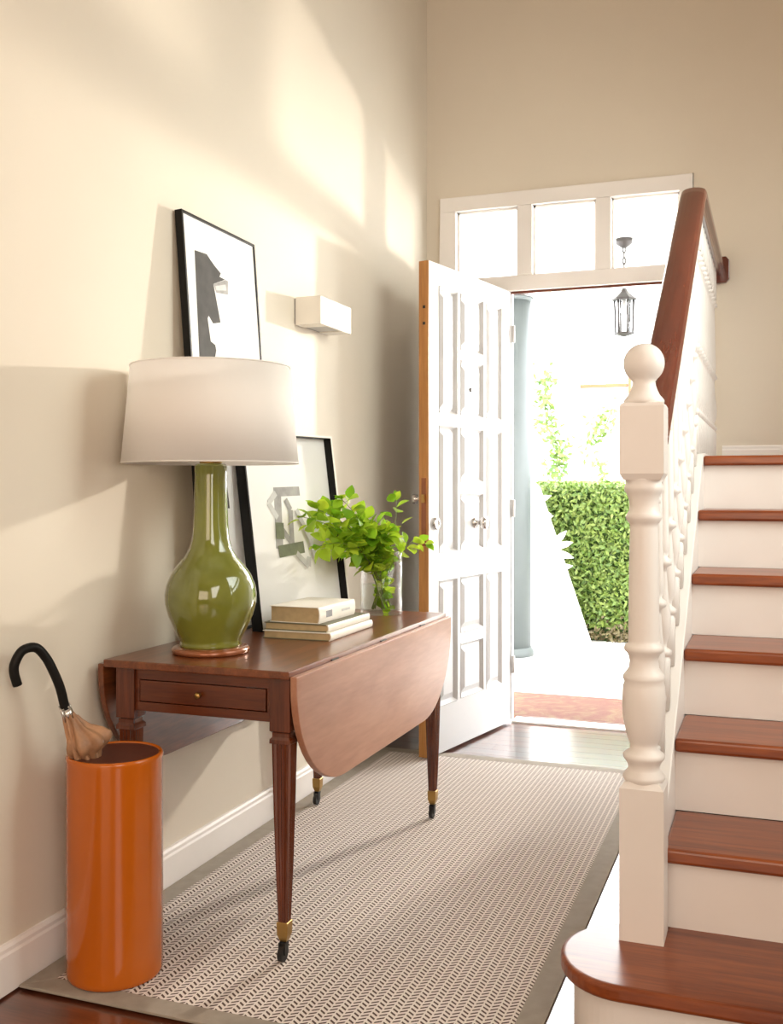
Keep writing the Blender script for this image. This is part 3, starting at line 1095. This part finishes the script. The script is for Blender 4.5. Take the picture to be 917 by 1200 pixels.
def branch(label, base, rim, tip, nleaf, t0=0.35, scale=1.0, inside=0):
    root = thing('leafy_branch', base, label, 'branch', 'green branches in the glass vase')
    rim = Vector(rim)
    tip = Vector(tip)
    base = Vector(base)
    mid = rim+(rim-base)*.35
    pts = bez(base, base.lerp(rim, .6), mid, tip, 18)
    build('stem', MB().tube(pts, [.0026-.0016*i/18 for i in range(19)], 6), M['stem'], root)
    for i in range(nleaf):
        t = t0+(1-t0)*(i+.5)/nleaf
        k = min(int(t*18), 17)
        p = pts[k].lerp(pts[k+1], t*18-k)
        tg = (pts[k+1]-pts[k]).normalized()
        ang = i*2.4+random.uniform(-.5, .5)
        side = tg.cross(Vector((0, 0, 1)))
        if side.length < .1:
            side = Vector((1, 0, 0))
        side.normalize()
        upv = side.cross(tg)
        out_ = side*math.cos(ang)+upv*math.sin(ang)
        d = tg*random.uniform(.25, .8)+out_*1.0+Vector((0, 0, .15))
        off = Vector((0, 0, 0))
        if random.random() < .6:
            off = out_*random.uniform(.008, .030)
        add_leaf(root, p+off, d, random.uniform(-.9, .9), scale*random.uniform(.8, 1.15))
    for k in range(3):
        add_leaf(root, pts[-1], (pts[-1]-pts[-2]).normalized()*1.2+Vector((random.uniform(-.6, .6), random.uniform(-.6, .6), random.uniform(-.2, .6))), random.uniform(-.6, .6), scale*.8)
    for k in range(inside):
        t = random.uniform(.05, .60)
        j = int(t*18)
        q = pts[j]
        r_ = Vector((q.x-VX, q.y-VY, 0))
        d = Vector((random.uniform(-1, 1), random.uniform(-1, 1), random.uniform(-.3, 1)))
        inward = Vector((VX-q.x, VY-q.y, 0))
        add_leaf(root, q, d*.5+inward*12, random.uniform(-1, 1), .85)
    return root


ZB = TZ+.018
ZR = TZ+VH+.004
branch('leafy branch in the vase whose tip reaches furthest left', (VX+.020, VY+.012, ZB), (VX-.030, VY-.048, ZR), (.266, 2.965, 1.070), 48, .34, .88, 6)
branch('leafy branch in the vase drooping low on the left side', (VX+.028, VY+.025, ZB), (VX-.022, VY-.058, ZR-.002), (.290, 3.030, .975), 42, .34, .88, 6)
branch('leafy branch in the vase arching to the upper left', (VX+.010, VY+.020, ZB), (VX-.018, VY-.040, ZR+.004), (.285, 3.020, 1.095), 45, .36, .88, 5)
branch('leafy branch in the vase with the highest leaves, left of centre', (VX-.010, VY+.030, ZB), (VX-.010, VY-.030, ZR+.004), (.332, 3.115, 1.125), 45, .36, .88, 6)
branch('short bushy branch spreading just above the vase mouth', (VX+.005, VY-.010, ZB), (VX+.004, VY-.020, ZR+.004), (.362, 3.235, 1.035), 48, .34, .88, 9)
branch('leafy branch filling the middle over the glass rim', (VX-.020, VY-.010, ZB), (VX+.018, VY-.012, ZR+.004), (.400, 3.320, 1.015), 45, .34, .88, 9)
branch('thin upright sprig standing on the right of the bouquet', (VX-.030, VY-.015, ZB), (VX+.030, VY+.020, ZR+.002), (.410, 3.425, 1.118), 10, .46, .85, 7)
branch('small branch leaning out low on the right towards the door edge', (VX-.020, VY-.030, ZB), (VX+.048, VY+.020, ZR), (.500, 3.490, .962), 14, .42, .85, 7)
branch('leafy branch bending forward over the left rim of the vase', (VX+.020, VY-.022, ZB), (VX-.045, VY-.036, ZR), (.325, 3.150, .950), 26, .36, .95, 7)

# ============================================================ UMBRELLA STAND AND UMBRELLA
UX, UY, UR, UH = .186, 2.080, .1125, .530
stand = thing('umbrella_stand', (UX, UY, rz), 'tall glossy orange ceramic cylinder umbrella stand by the left wall', 'umbrella stand')
up_ = [(UR-.006, rz), (UR-.001, rz+.004), (UR, rz+.012), (UR, UH-.012), (UR+.0015, UH-.006), (UR-.001, UH), (UR-.006, UH+.001), (UR-.010, UH-.003)]
build('stand_body', MB().lathe(up_, (UX, UY, 0), 72), M['orange_glaze'], stand)
# open cylinder: the body's top cap is the ring, so the inner liner is its own part
ip = [(UR-.010, UH-.003), (UR-.011, UH-.02), (UR-.011, rz+.02), (.0005, rz+.02)]
for o in stand.children:
    bm = bmesh.new()
    bm.from_mesh(o.data)
    top = [f for f in bm.faces if len(f.verts) > 10 and f.calc_center_median().z > .3]
    bmesh.ops.delete(bm, geom=top, context='FACES')
    bm.to_mesh(o.data)
    bm.free()
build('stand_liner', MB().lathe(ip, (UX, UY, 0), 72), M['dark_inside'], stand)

umb = thing('umbrella', (.205, 2.105, rz+.021), 'folded brown umbrella with a black crook handle in the orange stand', 'umbrella')
ax = [Vector((.205, 2.105, rz+.026)), Vector((.135, 2.030, .530)), Vector((.105, 1.995, .656))]
build('shaft', MB().tube([ax[0], ax[0].lerp(ax[1], .5), ax[1], ax[2]], .005, 10), M['iron'], umb)
hp = [(.107, 1.997, .648), (.105, 1.995, .656), (.100, 1.986, .697), (.090, 1.972, .740), (.080, 1.960, .770), (.068, 1.941, .794), (.054, 1.914, .791), (.045, 1.899, .765), (.043, 1.898, .742), (.046, 1.906, .712)]


def smooth(pts_, n=5):
    q = [Vector(p) for p in pts_]
    out_ = []
    for i in range(len(q)-1):
        p0, p1, p2, p3 = q[max(i-1, 0)], q[i], q[i+1], q[min(i+2, len(q)-1)]
        for k in range(n):
            t = k/n
            out_.append(.5*((2*p1)+(p2-p0)*t+(2*p0-5*p1+4*p2-p3)*t*t+(3*p1-p0-3*p2+p3)*t**3))
    return out_+[q[-1]]


hp = smooth(hp)
build('crook_handle', MB().tube(hp, [.0110]*len(hp), 16), M['black'], umb)
c0 = Vector((.107, 1.997, .648))
axd = (ax[2]-ax[1]).normalized()
build('ferrule_ring', MB().tube([c0-axd*.030, c0-axd*.004], .0125, 16), M['chrome'], umb)
# pleated canopy along the shaft
e1 = axd.cross(Vector((0, 1, 0))).normalized()
e2 = axd.cross(e1)


def pleats(prof, nfold, amp, seg=96, twist=0.0, skew=(0, 0)):
    vs, fs = [], []
    n = len(prof)
    for i, (r, s) in enumerate(prof):
        ctr = c0-axd*s
        for k in range(seg):
            a = 2*PI*k/seg
            rr = r*(1+amp*math.sin(a*nfold+twist*i)+.25*amp*math.sin(a*3+i))
            p = ctr+(e1*math.cos(a)+e2*math.sin(a))*rr
            vs.append(p+Vector((skew[0], skew[1], 0))*r)
    for i in range(n-1):
        for k in range(seg):
            k2 = (k+1) % seg
            fs.append((i*seg+k, i*seg+k2, (i+1)*seg+k2, (i+1)*seg+k))
    return MB().add(vs, fs, True)


build('canopy', pleats([(.012, .018), (.015, .030), (.018, .050), (.021, .075), (.026, .098), (.030, .125), (.028, .17), (.026, .25), (.021, .36), (.012, .46), (.007, .50)], 8, .22, twist=.25), M['fabric'], umb)
# loose cloth that puffs out to the right above the rim
puff = pleats([(.013, .026), (.017, .040), (.024, .056), (.038, .070), (.047, .083), (.048, .095), (.040, .108), (.028, .120), (.020, .150)], 7, .16, twist=.35, skew=(.40, .30))
build('loose_fold', puff, M['fabric'], umb)
build('rib_tips', MB().tube([c0+e1*.016+axd*.006, c0+e1*.017-axd*.030], .002, 8).tube([c0+e2*.016+axd*.004, c0+e2*.017-axd*.030], .002, 8).tube([c0-e2*.016+axd*.004, c0-e2*.017-axd*.030], .002, 8), M['chrome'], umb)

# ============================================================ WALL SCONCE
sco = thing('wall_sconce', (.05, 3.585, 1.765), 'white plaster box wall light on the left wall, right of the tall picture', 'wall light')
sx0, sx1, sy0, sy1, sz0, sz1 = .006, .108, 3.442, 3.730, 1.766, 1.868
hs_ = MB()
hs_.box(sx1-.010, sx1, sy0, sy1, sz0, sz1).box(sx0, sx1-.010, sy0, sy0+.010, sz0, sz1).box(sx0, sx1-.010, sy1-.010, sy1, sz0, sz1)
hs_.box(sx0, sx1-.010, sy0+.010, sy0+.075, sz0, sz0+.008).box(sx0, sx1-.010, sy1-.075, sy1-.010, sz0, sz0+.008)
build('housing', hs_, M['sconce'], sco, bevel=.001)
build('back_plate', MB().box(.0005, sx0, sy0+.004, sy1-.004, sz0+.004, sz1-.004), M['label_grey'], sco)
build('lens', MB().box(sx0, sx1-.010, sy0+.075, sy1-.075, sz0+.004, sz0+.010), M['lens'], sco)

# ============================================================ OUTSIDE
build('porch_floor', MB().box(-5, 6, YB+.161, 12, -.08, -.012), M['stone'], kind='structure')
build('doormat', MB().box(.17, 1.246, 5.135, 5.745, -.0115, .004), M['mat'], bevel=.003, label='reddish patterned doormat outside the front door', cat='doormat')
build('porch_roof', MB().box(-5, 6, YB+.161, 7.30, 2.64, 2.76), M['render_white'], kind='structure')
build('porch_beam', MB().box(-5, 6, 6.98, 7.22, 2.50, 2.64), M['render_white'], kind='structure')
pil = thing('porch_pillar', (-.105, 7.1, -.012), 'round blue-grey porch pillar seen beside the open door', 'pillar')
build('column_shaft', MB().lathe([(.165, .05), (.165, 2.47)], (-.105, 7.1, 0), 40), M['blue_grey'], pil)
build('column_base', MB().lathe([(.185, -.0118), (.185, .02), (.165, .05)], (-.105, 7.1, 0), 40), M['blue_grey'], pil)
build('column_capital', MB().lathe([(.165, 2.47), (.180, 2.48), (.180, 2.4995)], (-.105, 7.1, 0), 40), M['blue_grey'], pil)

# lantern
QX, QY = .827, 6.2
lan = thing('porch_lantern', (QX, QY, 2.07), 'dark metal lantern hanging from the porch roof outside the door', 'lantern')
build('ceiling_rose', MB().lathe([(.012, 2.585), (.048, 2.610), (.050, 2.6395)], (QX, QY, 0), 24), M['iron'], lan)
for k in range(7):
    zc = 2.577-k*.034
    lk = [(QX+(.009*math.cos(2*PI*j/12) if k % 2 == 0 else 0), QY+(.009*math.cos(2*PI*j/12) if k % 2 else 0), zc+.021*math.sin(2*PI*j/12)) for j in range(13)]
    build('chain_link', MB().tube(lk, .0045, 6, cap=False), M['iron'], lan)
rf = MB().lathe([(.010, 2.362), (.014, 2.345), (.020, 2.330), (.030, 2.318), (.072, 2.285), (.074, 2.276), (.060, 2.274)], (QX, QY, 0), 6, False)
build('lantern_roof', rf, M['iron'], lan)
cg = MB()
for k in range(6):
    a = 2*PI*k/6
    cg.tube([(QX+.050*math.cos(a), QY+.050*math.sin(a), 2.085), (QX+.056*math.cos(a), QY+.056*math.sin(a), 2.276)], .0065, 6)
build('lantern_cage', cg, M['iron'], lan)
build('lantern_base', MB().lathe([(.010, 2.060), (.030, 2.066), (.060, 2.074), (.060, 2.085)], (QX, QY, 0), 6, False), M['iron'], lan)
build('lantern_glass', MB().lathe([(.046, 2.0855), (.051, 2.2735)], (QX, QY, 0), 6, False), M['pane'], lan)
build('bulb', MB().lathe([(.010, 2.274), (.012, 2.250), (.022, 2.225), (.022, 2.205), (.012, 2.190), (.0005, 2.186)], (QX, QY, 0), 16), M['lens'], lan)


def leaf_cloud(pts, size, rnd):
    """many single leaves as one mesh"""
    vs, fs = [], []
    for (p, nrm) in pts:
        n = Vector(nrm)+Vector((rnd.uniform(-1, 1), rnd.uniform(-1, 1), rnd.uniform(-.6, 1)))*.9
        n.normalize()
        a = n.cross(Vector((rnd.uniform(-1, 1), rnd.uniform(-1, 1), rnd.uniform(-1, 1))))
        if a.length < 1e-3:
            continue
        a.normalize()
        b = n.cross(a)
        s = size*rnd.uniform(.6, 1.3)
        i = len(vs)
        P_ = Vector(p)
        vs += [P_-a*s, P_+b*s*.42+n*s*.1, P_+a*s, P_-b*s*.42+n*s*.1]
        fs.append((i, i+1, i+2, i+3))
    return MB().add(vs, fs)


rnd = random.Random(3)
hx0, hx1, hy0, hy1, hz = -.40, 2.2, 7.93, 8.75, 1.19
hedge = thing('hedge', (1.4, 8.3, -.012), 'clipped green hedge in the garden seen through the doorway', 'hedge')
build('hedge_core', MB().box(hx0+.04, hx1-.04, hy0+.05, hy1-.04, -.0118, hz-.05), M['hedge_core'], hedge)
pts = []
for i in range(15000):
    x = rnd.uniform(hx0, hx1)
    z = rnd.uniform(.10, hz)
    pts.append(((x, hy0+rnd.uniform(-.02, .06), z), (0, -1, .25)))
for i in range(7000):
    pts.append(((rnd.uniform(hx0, hx1), rnd.uniform(hy0, hy1), hz+rnd.uniform(-.05, .025)), (0, -.2, 1)))
for i in range(2500):
    pts.append(((hx0+rnd.uniform(-.02, .06), rnd.uniform(hy0, hy1), rnd.uniform(0.1, hz)), (-1, 0, .25)))
build('foliage', leaf_cloud(pts, .026, rnd), M['hedge_leaf'], hedge, kind='stuff')
pts = [((rnd.uniform(hx0, hx1), hy0+rnd.uniform(-.03, .05), abs(rnd.gauss(0, .075))), (0, -1, .3)) for i in range(1500)]
build('dry_leaves', leaf_cloud(pts, .024, rnd), M['dry_leaf'], hedge, kind='stuff')

# sloped white garden wall in front of the hedge
build('garden_wall', MB().prism([(.375, -.011), (.365, .02), (-.02, 1.17), (-.10, 1.24), (-2.6, 1.24), (-2.6, -.011)], lambda a, b, t: (a, t, b), 7.55, 7.78), M['render_white'],
      label='white rendered garden wall with a steep sloping end beside the hedge', cat='wall')
# pale shrub leaves sticking out past the slope
sh = thing('silver_shrub', (.12, 7.42, -.012), 'pale silvery leaves poking out in front of the hedge', 'shrub')
shp_m = None
stx = MB()
for (a, b) in (((.12, 7.42, -.011), (.14, 7.43, .72)), ((.12, 7.42, .4), (.02, 7.45, 1.02))):
    stx.tube([a, b], [.010, .005], 8)
build('stem', stx, M['pale_leaf'], sh)
for (x, z, dx, dz, s) in ((.14, .74, .75, .75, 1.25), (.15, .73, 1, .28, 1.2), (.15, .70, 1, -.25, 1.25), (.15, .66, .8, -.75, 1.0), (.16, .58, .95, .15, 1.1), (.17, .55, .8, -.5, .9), (.01, 1.06, .95, .35, 1.1), (.03, .99, 1, -.15, .9), (.06, .93, .9, .3, .8)):
    ln, wd = .135*s, .021*s
    d = Vector((dx, -.25, dz)).normalized()
    pvt = Vector((x, 7.44, z))
    sd = d.cross(Vector((.2, -1, .1))).normalized()
    vs = [pvt, pvt+d*ln*.35+sd*wd, pvt+d*ln*.7+sd*wd*.8, pvt+d*ln, pvt+d*ln*.7-sd*wd*.8, pvt+d*ln*.35-sd*wd]
    lf = build('leaf', MB().add(vs, [(0, 1, 2, 3, 4, 5)]), M['pale_leaf'], sh)
    so = lf.modifiers.new('thickness', 'SOLIDIFY')
    so.thickness = .003

# white house across the garden
hs = thing('garden_house', (0, 11.2, -.012), 'overexposed white house wall across the garden with an orange ledge', 'house')
build('house_wall', MB().box(-4.8, 5.8, 11.0, 11.6, -.0115, 4.2), M['render_white'], hs)
build('ledge', MB().box(-.28, .215, 10.955, 11.0, 2.225, 2.262), M['terracotta'], hs, bevel=.004)
build('corner_strip', MB().box(.222, .250, 10.965, 11.0, 1.50, 2.44), M['terracotta'], hs, bevel=.003)
wl = MB().lathe([(.002, 2.30), (.05, 2.285), (.085, 2.24), (.10, 2.16), (.095, 2.03), (.03, 2.02)], (-.40, 10.89, 0), 20)
build('wall_light_hood', wl, M['cream'], hs)
build('hood_arm', MB().tube([(-.40, 10.89, 2.28), (-.40, 11.0, 2.32)], .012, 8), M['iron'], hs)


def vine(label, path, n, spread, size):
    root = thing('climbing_vine', path[0], label, 'climbing plant')
    build('stem', MB().tube(path, .008, 6), M['stem'], root)
    pts_ = []
    for i in range(n):
        t = rnd.random()*(len(path)-1)
        k = min(int(t), len(path)-2)
        p = Vector(path[k]).lerp(Vector(path[k+1]), t-k)
        pts_.append(((p.x+rnd.gauss(0, spread), p.y-abs(rnd.gauss(0, .04)), p.z+rnd.gauss(0, spread)), (0, -1, .3)))
    build('foliage', leaf_cloud(pts_, size, rnd), M_V, root, kind='stuff')


M_V = leaf_mat('pale_vine_leaf', (0.05, 0.11, 0.012), (0.19, 0.25, 0.055), 0.3)
vine('tall climbing vine on the far white wall, right of the pillar', [(-.53, 10.93, -.01), (-.50, 10.93, .9), (-.54, 10.93, 1.32), (-.47, 10.93, 1.55), (-.62, 10.93, 1.8), (-.66, 10.93, 2.1), (-.63, 10.93, 2.46)], 420, .06, .045)
vine('sparse climbing vine under the orange ledge on the far wall', [(.05, 10.93, -.01), (.02, 10.93, 1.2), (-.20, 10.93, 1.72), (-.02, 10.93, 1.78), (.06, 10.93, 1.98)], 170, .07, .042)
